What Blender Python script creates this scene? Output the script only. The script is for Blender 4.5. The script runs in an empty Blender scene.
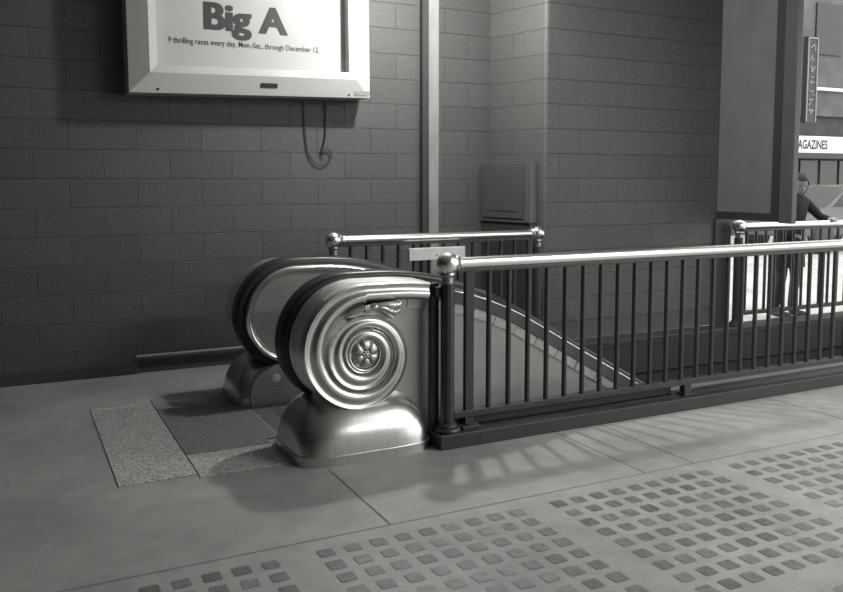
import bpy, bmesh, math, random
from mathutils import Vector, Matrix
random.seed(7)
PI = math.pi
S = bpy.context.scene
C = S.collection

# ------------------------------------------------------------------ camera
W, H = 843, 592
PX, PY = 421.5, 250.0
VR, VL = (2090.0, 180.0), (5.0, 180.0)
F = math.sqrt(-((VR[0]-PX)*(VL[0]-PX) + (VR[1]-PY)*(VL[1]-PY)))
HC = 1.5
ax = Vector((VR[0]-PX, -(VR[1]-PY), -F)).normalized()
ay = Vector((VL[0]-PX, -(VL[1]-PY), -F)).normalized()
az = ax.cross(ay)
cam = bpy.data.cameras.new('camera')
co = bpy.data.objects.new('camera', cam)
C.objects.link(co)
M = Matrix((ax, ay, az)).to_4x4()
M.translation = Vector((0, 0, HC))
co.matrix_world = M
cam.sensor_fit = 'HORIZONTAL'; cam.sensor_width = 36.0
cam.lens = F/W*36.0
cam.shift_x = 0.0
cam.shift_y = (PY - H/2)/W
cam.clip_end = 300
S.camera = co

# ------------------------------------------------------------------ materials
def G(v):
    return (v*1.0, v*1.012, v*0.975, 1)

def mat(name, v, rough=0.5, metal=0.0, noise=0.0, nscale=8.0, bump=0.0, bscale=60.0, spec=0.5, aniso=None, coat=0.0):
    m = bpy.data.materials.new(name); m.use_nodes = True
    nt = m.node_tree; b = nt.nodes['Principled BSDF']
    b.inputs['Base Color'].default_value = G(v)
    b.inputs['Roughness'].default_value = rough
    b.inputs['Metallic'].default_value = metal
    b.inputs['Specular IOR Level'].default_value = spec
    if coat: b.inputs['Coat Weight'].default_value = coat; b.inputs['Coat Roughness'].default_value = 0.12
    tc = nt.nodes.new('ShaderNodeTexCoord')
    vec = tc.outputs['Object']
    if aniso:
        mp = nt.nodes.new('ShaderNodeMapping'); mp.inputs['Scale'].default_value = aniso
        nt.links.new(vec, mp.inputs['Vector']); vec = mp.outputs['Vector']
    if noise:
        n = nt.nodes.new('ShaderNodeTexNoise'); n.inputs['Scale'].default_value = nscale; n.inputs['Detail'].default_value = 5
        nt.links.new(vec, n.inputs['Vector'])
        r = nt.nodes.new('ShaderNodeMapRange')
        r.inputs['From Min'].default_value = 0.3; r.inputs['From Max'].default_value = 0.7
        r.inputs['To Min'].default_value = v*(1-noise); r.inputs['To Max'].default_value = v*(1+noise)
        nt.links.new(n.outputs['Fac'], r.inputs['Value'])
        mx = nt.nodes.new('ShaderNodeCombineColor')
        ga = nt.nodes.new('ShaderNodeMath'); ga.operation = 'MULTIPLY'; ga.inputs[1].default_value = 0.975
        nt.links.new(r.outputs['Result'], mx.inputs[0]); nt.links.new(r.outputs['Result'], mx.inputs[1])
        nt.links.new(r.outputs['Result'], ga.inputs[0]); nt.links.new(ga.outputs[0], mx.inputs[2])
        nt.links.new(mx.outputs[0], b.inputs['Base Color'])
    if bump:
        n2 = nt.nodes.new('ShaderNodeTexNoise'); n2.inputs['Scale'].default_value = bscale; n2.inputs['Detail'].default_value = 4
        nt.links.new(vec, n2.inputs['Vector'])
        bp = nt.nodes.new('ShaderNodeBump'); bp.inputs['Strength'].default_value = bump; bp.inputs['Distance'].default_value = 0.004
        nt.links.new(n2.outputs['Fac'], bp.inputs['Height']); nt.links.new(bp.outputs['Normal'], b.inputs['Normal'])
    return m

def block_wall(name, v, bw, rh, px, pz, var=0.12):
    m = mat(name, v, 0.6, bump=0.35, bscale=90)
    nt = m.node_tree; b = nt.nodes['Principled BSDF']
    tc = [n for n in nt.nodes if n.type == 'TEX_COORD'][0]
    sp = nt.nodes.new('ShaderNodeSeparateXYZ'); nt.links.new(tc.outputs['Object'], sp.inputs[0])
    ad = nt.nodes.new('ShaderNodeMath'); ad.operation = 'ADD'; ad.inputs[1].default_value = px
    ad2 = nt.nodes.new('ShaderNodeMath'); ad2.operation = 'ADD'; ad2.inputs[1].default_value = pz
    nt.links.new(sp.outputs['X'], ad.inputs[0]); nt.links.new(sp.outputs['Z'], ad2.inputs[0])
    cb = nt.nodes.new('ShaderNodeCombineXYZ'); nt.links.new(ad.outputs[0], cb.inputs['X']); nt.links.new(ad2.outputs[0], cb.inputs['Y'])
    # slight waviness of the joints
    wn = nt.nodes.new('ShaderNodeTexNoise'); wn.inputs['Scale'].default_value = 5
    nt.links.new(tc.outputs['Object'], wn.inputs['Vector'])
    wm = nt.nodes.new('ShaderNodeVectorMath'); wm.operation = 'MULTIPLY_ADD'
    wm.inputs[1].default_value = (0.008, 0.008, 0); nt.links.new(wn.outputs['Color'], wm.inputs[0]); nt.links.new(cb.outputs[0], wm.inputs[2])
    br = nt.nodes.new('ShaderNodeTexBrick')
    br.inputs['Scale'].default_value = 1.0; br.inputs['Brick Width'].default_value = bw; br.inputs['Row Height'].default_value = rh
    br.inputs['Mortar Size'].default_value = 0.004; br.inputs['Mortar Smooth'].default_value = 0.7; br.inputs['Bias'].default_value = 0.0
    br.inputs['Color1'].default_value = G(v*(1-var)); br.inputs['Color2'].default_value = G(v*(1+var)); br.inputs['Mortar'].default_value = G(v*0.72)
    nt.links.new(wm.outputs[0], br.inputs['Vector'])
    # speckle
    n = nt.nodes.new('ShaderNodeTexNoise'); n.inputs['Scale'].default_value = 45; n.inputs['Detail'].default_value = 6
    nt.links.new(tc.outputs['Object'], n.inputs['Vector'])
    r = nt.nodes.new('ShaderNodeMapRange'); r.inputs['From Min'].default_value = .3; r.inputs['From Max'].default_value = .7
    r.inputs['To Min'].default_value = 0.8; r.inputs['To Max'].default_value = 1.2
    nt.links.new(n.outputs['Fac'], r.inputs['Value'])
    mx = nt.nodes.new('ShaderNodeVectorMath'); mx.operation = 'SCALE'
    nt.links.new(br.outputs['Color'], mx.inputs[0]); nt.links.new(r.outputs['Result'], mx.inputs['Scale'])
    nt.links.new(mx.outputs[0], b.inputs['Base Color'])
    bp = [x for x in nt.nodes if x.type == 'BUMP'][0]
    bp2 = nt.nodes.new('ShaderNodeBump'); bp2.invert = True; bp2.inputs['Strength'].default_value = 0.8; bp2.inputs['Distance'].default_value = 0.005
    nt.links.new(br.outputs['Fac'], bp2.inputs['Height']); nt.links.new(bp.outputs['Normal'], bp2.inputs['Normal'])
    nt.links.new(bp2.outputs['Normal'], b.inputs['Normal'])
    return m

def emis(name, v, s):
    m = mat(name, v, 0.5)
    b = m.node_tree.nodes['Principled BSDF']
    b.inputs['Emission Color'].default_value = G(1.0); b.inputs['Emission Strength'].default_value = s
    return m

def granite(name, lo, hi):
    m = mat(name, 0.2, 0.65, bump=0.25, bscale=120)
    nt = m.node_tree; b = nt.nodes['Principled BSDF']
    tc = [n for n in nt.nodes if n.type == 'TEX_COORD'][0]
    n = nt.nodes.new('ShaderNodeTexNoise'); n.inputs['Scale'].default_value = 110; n.inputs['Detail'].default_value = 3
    nt.links.new(tc.outputs['Object'], n.inputs['Vector'])
    r = nt.nodes.new('ShaderNodeValToRGB'); e = r.color_ramp.elements
    e[0].position = 0.38; e[0].color = G(lo); e[1].position = 0.62; e[1].color = G(hi)
    nt.links.new(n.outputs['Fac'], r.inputs['Fac']); nt.links.new(r.outputs['Color'], b.inputs['Base Color'])
    return m

def floor_mat(name, v):
    m = mat(name, v, 0.55, bump=0.12, bscale=150)
    nt = m.node_tree; b = nt.nodes['Principled BSDF']
    tc = [n for n in nt.nodes if n.type == 'TEX_COORD'][0]
    def noise(sc, lo, hi, det=5):
        n = nt.nodes.new('ShaderNodeTexNoise'); n.inputs['Scale'].default_value = sc; n.inputs['Detail'].default_value = det
        nt.links.new(tc.outputs['Object'], n.inputs['Vector'])
        r = nt.nodes.new('ShaderNodeMapRange'); r.inputs['From Min'].default_value = .3; r.inputs['From Max'].default_value = .7
        r.inputs['To Min'].default_value = lo; r.inputs['To Max'].default_value = hi
        nt.links.new(n.outputs['Fac'], r.inputs['Value']); return r.outputs['Result']
    def mul(a, c):
        q = nt.nodes.new('ShaderNodeMath'); q.operation = 'MULTIPLY'; nt.links.new(a, q.inputs[0])
        if isinstance(c, float): q.inputs[1].default_value = c
        else: nt.links.new(c, q.inputs[1])
        return q.outputs[0]
    t = mul(mul(noise(1.4, .80, 1.18), noise(8, .90, 1.10)), noise(90, .90, 1.10))
    t = mul(t, v)
    cc = nt.nodes.new('ShaderNodeCombineColor')
    nt.links.new(t, cc.inputs[0]); nt.links.new(t, cc.inputs[1]); nt.links.new(mul(t, .975), cc.inputs[2])
    nt.links.new(cc.outputs[0], b.inputs['Base Color'])
    return m

m_floor = floor_mat('concrete_floor', 0.27)
m_pave = floor_mat('street_pavement', 0.55)
m_tile = mat('vault_tile', 0.135, 0.4, noise=0.3, nscale=14, bump=0.2, bscale=120)
m_joint = mat('floor_joint', 0.11, 0.8)
m_gran = granite('granite_border', 0.16, 0.50)
m_land = granite('landing_metal', 0.09, 0.20)
m_wallL = block_wall('block_wall_left', 0.074, 0.484, 0.2165, -0.187, 0.0015, 0.07)
m_wallR = block_wall('block_wall_right', 0.076, 0.43, 0.2137, -0.05, -0.0245, 0.07)
m_wallP = block_wall('block_wall_pier', 0.10, 1.6, 0.2137, 0.5, -0.0245, 0.05)
m_plain = mat('plaster', 0.55, 0.8)
m_ceil = mat('ceiling_paint', 0.32, 0.8)
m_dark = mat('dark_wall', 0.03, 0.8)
m_steel = mat('satin_nickel', 0.66, 0.33, 1.0, noise=0.06, nscale=10, bump=0.05, bscale=40, aniso=(1, 1, 8))
m_steel2 = mat('brushed_nickel_base', 0.60, 0.29, 1.0, noise=0.08, nscale=6, bump=0.04, bscale=30, aniso=(6, 1, 1))
m_deck = mat('deck_metal', 0.10, 0.4, 0.3, noise=.1)
m_panel = mat('panel_metal', 0.42, 0.42, 0.8, noise=0.08, nscale=5, bump=0.03, bscale=40)
m_frieze = mat('frieze_metal', 0.50, 0.45, 0.8, noise=0.1, nscale=12)
m_orn = mat('cast_ornament', 0.5, 0.42, 1.0, noise=0.12, nscale=30)
m_rail = mat('polished_rail', 0.85, 0.27, 1.0, noise=0.04, nscale=6, aniso=(1, 8, 8))
m_black = mat('black_iron', 0.030, 0.42, 0.0, noise=0.2, nscale=20, spec=0.5)
m_rubber = mat('black_rubber', 0.022, 0.38, spec=0.5)
m_white = mat('white_enamel', 0.52, 0.35, noise=0.03, nscale=5)
m_poster = mat('poster_paper', 0.42, 0.5, noise=0.02, nscale=3)
m_ink = mat('poster_ink', 0.03, 0.6)
m_wood = mat('raw_lumber', 0.24, 0.7, noise=0.15, nscale=10, bump=0.15, bscale=60, aniso=(1, 1, 0.3))
m_cab = mat('grey_cabinet', 0.09, 0.5, noise=0.1, nscale=6)
m_cabd = mat('dark_sheet', 0.05, 0.5, noise=0.15, nscale=6)
m_board = mat('grey_board', 0.17, 0.55, noise=0.1, nscale=4)
m_frame = mat('dark_frame', 0.04, 0.5)
m_col = mat('column_paint', 0.09, 0.5, noise=0.1, nscale=5)
m_skin_dim = mat('skin', 0.22, 0.5); m_hand_lit = mat('hand_skin_lit', 0.5, 0.5)  # light put into the colour: dim skin for the face, brighter resting hand
m_coat = mat('dark_coat', 0.016, 0.85)
m_hair = mat('dark_hair', 0.02, 0.6)
m_trou = mat('dark_trousers', 0.03, 0.85)
m_fac = mat('facade_dark', 0.05, 0.7, noise=0.3, nscale=2)
m_fac2 = mat('facade_grey', 0.11, 0.7, noise=0.3, nscale=1.5)
m_sign = mat('shop_sign_white', 0.8, 0.5)
m_pale = mat('sign_tubes', 0.3, 0.5)
m_car = mat('car_paint', 0.12, 0.25)
m_glass = mat('dark_glass', 0.03, 0.08)
m_spot = mat('pale_disc', 0.85, 0.35)

# ------------------------------------------------------------------ mesh helpers
def link(name, bm, m, parent=None, smooth=False, recalc=True):
    if recalc: bmesh.ops.recalc_face_normals(bm, faces=bm.faces)
    me = bpy.data.meshes.new(name); bm.to_mesh(me); bm.free()
    for mm in (m if isinstance(m, (list, tuple)) else [m]): me.materials.append(mm)
    if smooth:
        me.shade_smooth()
        try: me.set_sharp_from_angle(angle=math.radians(smooth if smooth > 1 else 40))
        except Exception: pass
    o = bpy.data.objects.new(name, me); C.objects.link(o)
    if parent: o.parent = parent
    return o

def tag(o, label=None, cat=None, group=None, kind=None):
    if label: o['label'] = label
    if cat: o['category'] = cat
    if group: o['group'] = group
    if kind: o['kind'] = kind
    return o

def thing(name, label, cat, group=None):
    o = bpy.data.objects.new(name, None); o.empty_display_size = 0.1; C.objects.link(o)
    return tag(o, label, cat, group)

def box(bm, x0, x1, y0, y1, z0, z1, bev=0.0, mtx=None):
    r = bmesh.ops.create_cube(bm, size=1.0)
    vs = r['verts']
    for v in vs:
        v.co = Vector(((x0+x1)/2 + v.co.x*(x1-x0), (y0+y1)/2 + v.co.y*(y1-y0), (z0+z1)/2 + v.co.z*(z1-z0)))
    if bev:
        es = list({e for v in vs for e in v.link_edges})
        g = bmesh.ops.bevel(bm, geom=es, offset=bev, segments=2, affect='EDGES', profile=0.5)
        vs = list({v for f in g['faces'] for v in f.verts} | {v for v in vs if v.is_valid})
    if mtx is not None:
        for v in vs: v.co = mtx @ v.co
    return vs

def bx(*a, **k):
    bm = bmesh.new(); box(bm, *a, **k); return bm

def tube(bm, pts, rad, seg=16, caps=True, squash=None):
    """rings along pts; rad scalar or list"""
    n = len(pts); rings = []
    pts = [Vector(p) for p in pts]
    up = Vector((0, 0, 1))
    t0 = (pts[1]-pts[0]).normalized()
    if abs(t0.dot(up)) > 0.95: up = Vector((0, 1, 0))
    for i, p in enumerate(pts):
        t = (pts[min(i+1, n-1)] - pts[max(i-1, 0)]).normalized()
        a = t.cross(up).normalized(); b = a.cross(t).normalized(); up = b
        r = rad[i] if isinstance(rad, (list, tuple)) else rad
        sq = squash or 1.0
        rings.append([bm.verts.new(p + a*(math.cos(2*PI*k/seg)*r) + b*(math.sin(2*PI*k/seg)*r*sq)) for k in range(seg)])
    for i in range(n-1):
        for k in range(seg):
            bm.faces.new((rings[i][k], rings[i][(k+1) % seg], rings[i+1][(k+1) % seg], rings[i+1][k]))
    if caps:
        bm.faces.new(rings[0]); bm.faces.new(rings[-1])

def lathe(bm, prof, c, seg=28, axis='Z'):
    """prof list of (r, h)"""
    rings = []
    for r, h in prof:
        ring = []
        for k in range(seg):
            a = 2*PI*k/seg
            if axis == 'Z': p = (c[0]+r*math.cos(a), c[1]+r*math.sin(a), c[2]+h)
            elif axis == 'Y': p = (c[0]+r*math.cos(a), c[1]+h, c[2]+r*math.sin(a))
            else: p = (c[0]+h, c[1]+r*math.cos(a), c[2]+r*math.sin(a))
            ring.append(bm.verts.new(p))
        rings.append(ring)
    for i in range(len(rings)-1):
        for k in range(seg):
            bm.faces.new((rings[i][k], rings[i][(k+1) % seg], rings[i+1][(k+1) % seg], rings[i+1][k]))
    bm.faces.new(rings[0]); bm.faces.new(rings[-1])

def sphere_prof(r, n=14, lo=-1.0, hi=1.0):
    out = []
    for i in range(n+1):
        a = PI*(i/n) - PI/2
        h = r*math.sin(a); rr = max(r*math.cos(a), r*0.02)
        out.append((rr, h))
    return out

def structure(name, bm, m, label=None, **k):
    o = link(name, bm, m, **k); o['kind'] = 'structure'
    if label: o['label'] = label
    return o

# ------------------------------------------------------------------ room shell
YW = 6.68        # left block wall
YR = 6.0         # right block wall / back of the well
P0 = Vector((4.05, 6.68, 0)); P1 = Vector((4.20, 6.0, 0))

# floor slab with the opening of the escalator well
HX0, HX1, HY0, HY1 = 2.25, 8.6, 4.16, 5.80
def slab(bm, x0, x1, y0, y1, z0=-0.25, z1=0.0):
    box(bm, x0, x1, y0, y1, z0, z1)
bm = bmesh.new()
slab(bm, -6, HX0, -6, 7.0); slab(bm, HX0, HX1, -6, HY0); slab(bm, HX1, 9.6, -6, 6.0); slab(bm, HX0, HX1, HY1, 6.0)
slab(bm, HX0, 6.33, 6.0, 7.0)
bmesh.ops.remove_doubles(bm, verts=bm.verts, dist=1e-5)
structure('floor', bm, m_floor)

# rows of square glass lights set in the floor, and joints
bm = bmesh.new()
rnd = random.Random(3)
pit = 0.1143
def floor_quad(bm, cx, cy, sx, sy, z, mi=0, cut=0.006):
    pts = [(-sx+cut, -sy), (sx-cut, -sy), (sx, -sy+cut), (sx, sy-cut), (sx-cut, sy), (-sx+cut, sy), (-sx, sy-cut), (-sx, -sy+cut)]
    f = bm.faces.new([bm.verts.new((cx+a, cy+b, z)) for a, b in pts]); f.material_index = mi
m_tiles = [mat('floor_light_%d' % i, v, 0.42, noise=0.22, nscale=25, bump=0.2, bscale=120) for i, v in enumerate((0.12, 0.14, 0.155, 0.175))]
for i in range(-30, 66):
    if (i % 10) == 9: continue
    x = 2.247 + i*pit
    for j in range(0, 30):
        if j in (9, 19): continue
        y = 3.067 - j*pit
        s = 0.034 + rnd.uniform(-0.002, 0.0015)
        floor_quad(bm, x+rnd.uniform(-.0015, .0015), y+rnd.uniform(-.0015, .0015), s, s+0.001, 0.0016,
                   rnd.choice((0, 1, 1, 2, 2, 3)))
o = link('floor_light', bm, m_tiles, recalc=True)
tag(o, kind='structure'); o['label'] = 'rows of small dark square lights set flush in the concrete floor'; o.name = 'floor.001'

bm = bmesh.new()
def strip(x0, y0, x1, y1, w=0.006, z=0.0012):
    d = Vector((x1-x0, y1-y0)).normalized(); n = Vector((-d.y, d.x))*w/2
    k = 14
    prev = None
    for i in range(k+1):
        t = i/k; x = x0+(x1-x0)*t; y = y0+(y1-y0)*t
        q = rnd.uniform(.6, 1.2)
        a = bm.verts.new((x+n.x*q, y+n.y*q, z)); b = bm.verts.new((x-n.x*q, y-n.y*q, z))
        if prev: bm.faces.new((prev[0], prev[1], b, a))
        prev = (a, b)
strip(-6, 3.205, 9.6, 3.199, .005)
strip(1.45, 3.205, 1.45, 3.985, .009)
for x in (2.885, 3.22, 4.66, 6.1): strip(x, 3.205, x, 3.975, .006)
o = structure('floor_joint', bm, m_joint, 'thin dark joints scored in the concrete floor'); o.name = 'floor.002'

# pavement outside
bm = bmesh.new()
slab(bm, 6.33, 9.6, 6.0, 60, -0.25, -0.002); slab(bm, 9.6, 80, -20, 60, -0.25, -0.002)
bmesh.ops.remove_doubles(bm, verts=bm.verts, dist=1e-5)
structure('floor.003', bm, m_pave, 'pale sunlit pavement of the street outside')

# walls (each with its own local frame: x along the wall, z up)
def wall(name, p0, p1, thick, z0, z1, m, side=1):
    d = (p1-p0); L = d.length; a = math.atan2(d.y, d.x)
    bm = bmesh.new(); box(bm, 0, L, 0, thick*side, z0, z1)
    o = structure(name, bm, m)
    o.location = (p0.x, p0.y, 0); o.rotation_euler = (0, 0, a)
    return o
w = wall('wall_left', Vector((0, YW, 0)), Vector((4.05, YW, 0)), 0.3, 0, 3.6, m_wallL)
bm = bmesh.new(); box(bm, -6, 4.05, 0, 0.3, 0, 3.6)
me = w.data; bm.to_mesh(me); bm.free()
# pier side with a rounded near corner
d = (P1-P0); L = d.length; ang = math.atan2(d.y, d.x)
bm = bmesh.new()
R_ = 0.035
prof = [(0, 0.0), (L-R_, 0.0)]
for i in range(1, 7):
    a = (PI/2 + 0.0)*i/6*0.86
    prof.append((L-R_+R_*math.sin(a), R_-R_*math.cos(a)))
prof += [(L+0.03, 0.3), (0, 0.3)]
v0 = [bm.verts.new((x, y, 0)) for x, y in prof]; v1 = [bm.verts.new((x, y, 3.6)) for x, y in prof]
n = len(prof)
for i in range(n): bm.faces.new((v0[i], v0[(i+1) % n], v1[(i+1) % n], v1[i]))
bm.faces.new(v0); bm.faces.new(v1)
o = structure('wall_pier', bm, m_wallP, smooth=50); o.location = (P0.x, P0.y, 0); o.rotation_euler = (0, 0, ang)
o.name = 'wall_back'
o = wall('wall_right', Vector((0, YR, 0)), Vector((1, YR, 0)), 0.3, 0, 3.6, m_wallR)
bm = bmesh.new(); box(bm, 4.225, 6.33, 0.004, 0.30, 0.07, 3.6); bm.to_mesh(o.data); bm.free()
# room behind the camera (never in the frame; it bounces and blocks the light as a station hall does)
structure('wall_rear', bx(-6, 9.6, -6.2, -6, 0, 3.6), m_plain)
structure('wall_west', bx(-6.2, -6, -6.2, 7.0, 0, 3.6), m_dark)
bm = bmesh.new(); box(bm, -6.2, 9.6, -6.2, 5.0, 3.6, 3.8); box(bm, -6.2, 6.6, 5.0, 7.0, 3.6, 3.8)
structure('ceiling', bm, m_ceil)
# the well below the floor
bm = bmesh.new()
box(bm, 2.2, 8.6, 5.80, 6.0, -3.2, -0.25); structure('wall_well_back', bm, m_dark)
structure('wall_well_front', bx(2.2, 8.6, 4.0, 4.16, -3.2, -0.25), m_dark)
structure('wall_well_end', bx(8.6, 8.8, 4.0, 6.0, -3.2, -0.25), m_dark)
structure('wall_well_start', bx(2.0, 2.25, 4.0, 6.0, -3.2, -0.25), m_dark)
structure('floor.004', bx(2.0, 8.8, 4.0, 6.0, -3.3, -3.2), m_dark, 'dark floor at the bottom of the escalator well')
# kerb along the far edge of the well and a lighter lip on the near side
structure('trim_1', bx(2.25, 8.6, 5.775, 6.0, 0.0, 0.07, bev=0.006), mat('kerb_dark', 0.035, 0.4), 'dark kerb along the far edge of the escalator well')
structure('trim_2', bx(3.95, 8.6, 4.157, 4.30, -0.25, 0.088, bev=0.005), mat('kerb_grey', 0.14, 0.6), 'grey lip along the near edge of the well')
structure('wall_well_face', bx(2.25, 8.6, 5.772, 5.80, -0.25, 0.0), m_dark)
structure('wall_well_facing', bx(3.3, 8.6, 4.16, 4.164, -0.25, 0.0), m_dark)
# base of the left wall
structure('base_shadow_left', bx(-6, 0.86, 6.655, 6.679, 0.0, 0.10, bev=0.005), mat('base_shadow_dark', 0.05, 0.5))  # dark strip drawn in for the shadowed gap at the wall foot
bm = bmesh.new(); tube(bm, [(0.86, 6.655, 0.135), (2.2, 6.65, 0.135), (3.30, 6.65, 0.135)], 0.013, 10)
tag(link('conduit_pipe', bm, mat('pipe_paint', 0.22, 0.4), smooth=40), 'thin pipe running low along the foot of the block wall', 'pipe')

# granite frame around the landing plate (slabs proud by a few millimetres)
bm = bmesh.new(); box(bm, 0.44, 0.822, 4.20, 5.74, 0.0, 0.006, bev=0.002)
structure('trim_3', bm, m_gran, 'light speckled granite strip left of the landing plate')
structure('trim_4', bx(0.828, 1.310, 4.155, 4.525, 0.0, 0.006, bev=0.002), m_gran, 'light speckled granite slab in front of the landing plate')
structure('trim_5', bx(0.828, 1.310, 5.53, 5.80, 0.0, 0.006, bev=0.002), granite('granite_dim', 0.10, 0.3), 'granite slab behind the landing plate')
lp = thing('landing_plate', 'dark metal landing plate on the floor between the two scroll ends', 'floor plate')
bm = bmesh.new(); box(bm, 0.828, 1.302, 4.531, 5.524, 0.0, 0.006, bev=0.001); box(bm, 1.302, 1.372, 4.612, 5.30, 0.0, 0.006)
link('plate', bm, m_land, lp)
bm = bmesh.new(); box(bm, 1.384, 2.35, 4.612, 5.30, 0.0, 0.007, bev=0.001)
for i in range(12):
    y = 4.69+i*0.043; box(bm, 1.50, 2.30, y, y+0.018, 0.007, 0.011)
cp = link('comb_plate', bm, mat('comb_metal', 0.17, 0.4, 0.4, noise=.15, nscale=40), lp); cp['label'] = 'ribbed comb plate'
link('joint_strip', bx(1.373, 1.383, 4.612, 5.30, 0.0, 0.008), mat('strip_metal', 0.45, 0.4, 0.5), lp)

# ------------------------------------------------------------------ escalator balustrade
CX, CZ = 1.712, 0.56
KEY = [(90, .384), (135, .374), (180, .354), (225, .322), (270, .298), (315, .272), (360, .250), (405, .228), (450, .213),
       (495, .214), (540, .213), (585, .207), (630, .193), (675, .176), (720, .160), (765, .147), (810, .136), (855, .126),
       (900, .117), (945, .110), (990, .104), (1035, .096), (1080, .089), (1125, .085), (1170, .083), (1260, .082), (1440, .08)]
def Rs(ph):
    if ph <= KEY[0][0]: return KEY[0][1]
    for (a, ra), (b, rb), k in zip(KEY, KEY[1:], range(len(KEY))):
        if ph <= b:
            # catmull-rom
            r_1 = KEY[k-1][1] if k > 0 else 2*ra-rb
            r_2 = KEY[k+2][1] if k+2 < len(KEY) else rb
            t = (ph-a)/(b-a)
            return 0.5*((2*ra)+(-r_1+rb)*t+(2*r_1-5*ra+4*rb-r_2)*t*t+(-r_1+3*ra-3*rb+r_2)*t**3)
    return KEY[-1][1]
def hprof(u):
    if u < .06: return .004 + .008*math.sin(PI/2*u/.06)
    if u < .60: return .012 - .013*math.sin(PI*(u-.06)/.54)**1.2 + .005*(u-.06)/.54
    q = (u-.60)/.40
    return .017*(1-q)**.8 + .006*math.sin(PI*q)
BAND = .095
def height(r, ph):
    """relief of the scroll face at radius r, angle ph in [90,450]"""
    k = 0
    while k < 3 and r < Rs(ph+360*(k+1)): k += 1
    a, b = Rs(ph+360*k), Rs(ph+360*(k+1))
    if k == 3 or r < .083: return -.014 if r < .080 else -.014*(.083-r)/.003 if r < .083 else 0.0
    t = (a-r)/max(a-b, 1e-4)
    pt = ph+360*k
    t0 = .60 + .25*min(1, max(0, (pt-90)/110))
    if t <= t0:
        return hprof(t/t0)*min(1.25, (a-b)/.12)
    q = (t-t0)/(1-t0)
    e0 = 0.0; e1 = .004*min(1.25, (b-Rs(ph+360*(k+2)))/.12 if k < 2 else .5)
    return e0*(1-q)+e1*q - .032*math.sin(PI*q)*min(1.1, (a-b)/.11)

# outer path of the balustrade profile
def path(ph0=300, x_end=6.4):
    out = []
    ph = ph0
    while ph > 90:
        a = math.radians(ph); r = Rs(ph)
        r2 = Rs(ph-1); r1 = Rs(ph+1)
        dr = (r1-r2)/math.radians(2)
        # normal of polar curve
        tx = dr*math.cos(a) - r*math.sin(a); tz = dr*math.sin(a) + r*math.cos(a)
        nrm = Vector((tz, -tx)).normalized()
        out.append((Vector((CX+r*math.cos(a), CZ+r*math.sin(a))), nrm))
        ph -= 4
    zt = CZ+.384
    out.append((Vector((CX, zt)), Vector((0, 1))))
    out.append((Vector((1.85, zt)), Vector((0, 1))))
    RR = 2.0
    for i in range(1, 16):
        a = math.radians(2*i)
        out.append((Vector((1.85+RR*math.sin(a), zt-RR*(1-math.cos(a)))), Vector((math.sin(a), math.cos(a)))))
    p, nn = out[-1]
    dd = Vector((math.cos(math.radians(30)), -math.sin(math.radians(30))))
    k = (x_end-p.x)/dd.x
    for s in (.25, .5, .75, 1.0): out.append((p+dd*k*s, nn))
    return out

def sweep(bm, sec, pth, Y0, s, closed=False):
    rings = [[bm.verts.new((p.x+n.x*d, Y0+s*y, p.y+n.y*d)) for d, y in sec] for p, n in pth]
    m = len(sec)
    for i in range(len(rings)-1):
        for k in range(m-(0 if closed else 1)):
            bm.faces.new((rings[i][k], rings[i][(k+1) % m], rings[i+1][(k+1) % m], rings[i+1][k]))
    if closed:
        bm.faces.new(rings[0]); bm.faces.new(rings[-1])

def zpath(pth, x):
    q = [(p.x, p.y) for p, n in pth if p.x >= CX-1e-6 and p.y > CZ]
    q = [a for a in pth_top(pth)]
    for (x0, z0), (x1, z1) in zip(q, q[1:]):
        if x0 <= x <= x1: return z0+(z1-z0)*(x-x0)/max(x1-x0, 1e-6)
    return q[-1][1]
def pth_top(pth):
    i0 = [i for i, (p, n) in enumerate(pth) if abs(p.x-CX) < 1e-6 and p.y > CZ][0]
    return [(p.x, p.y) for p, n in pth[i0:]]

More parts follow.
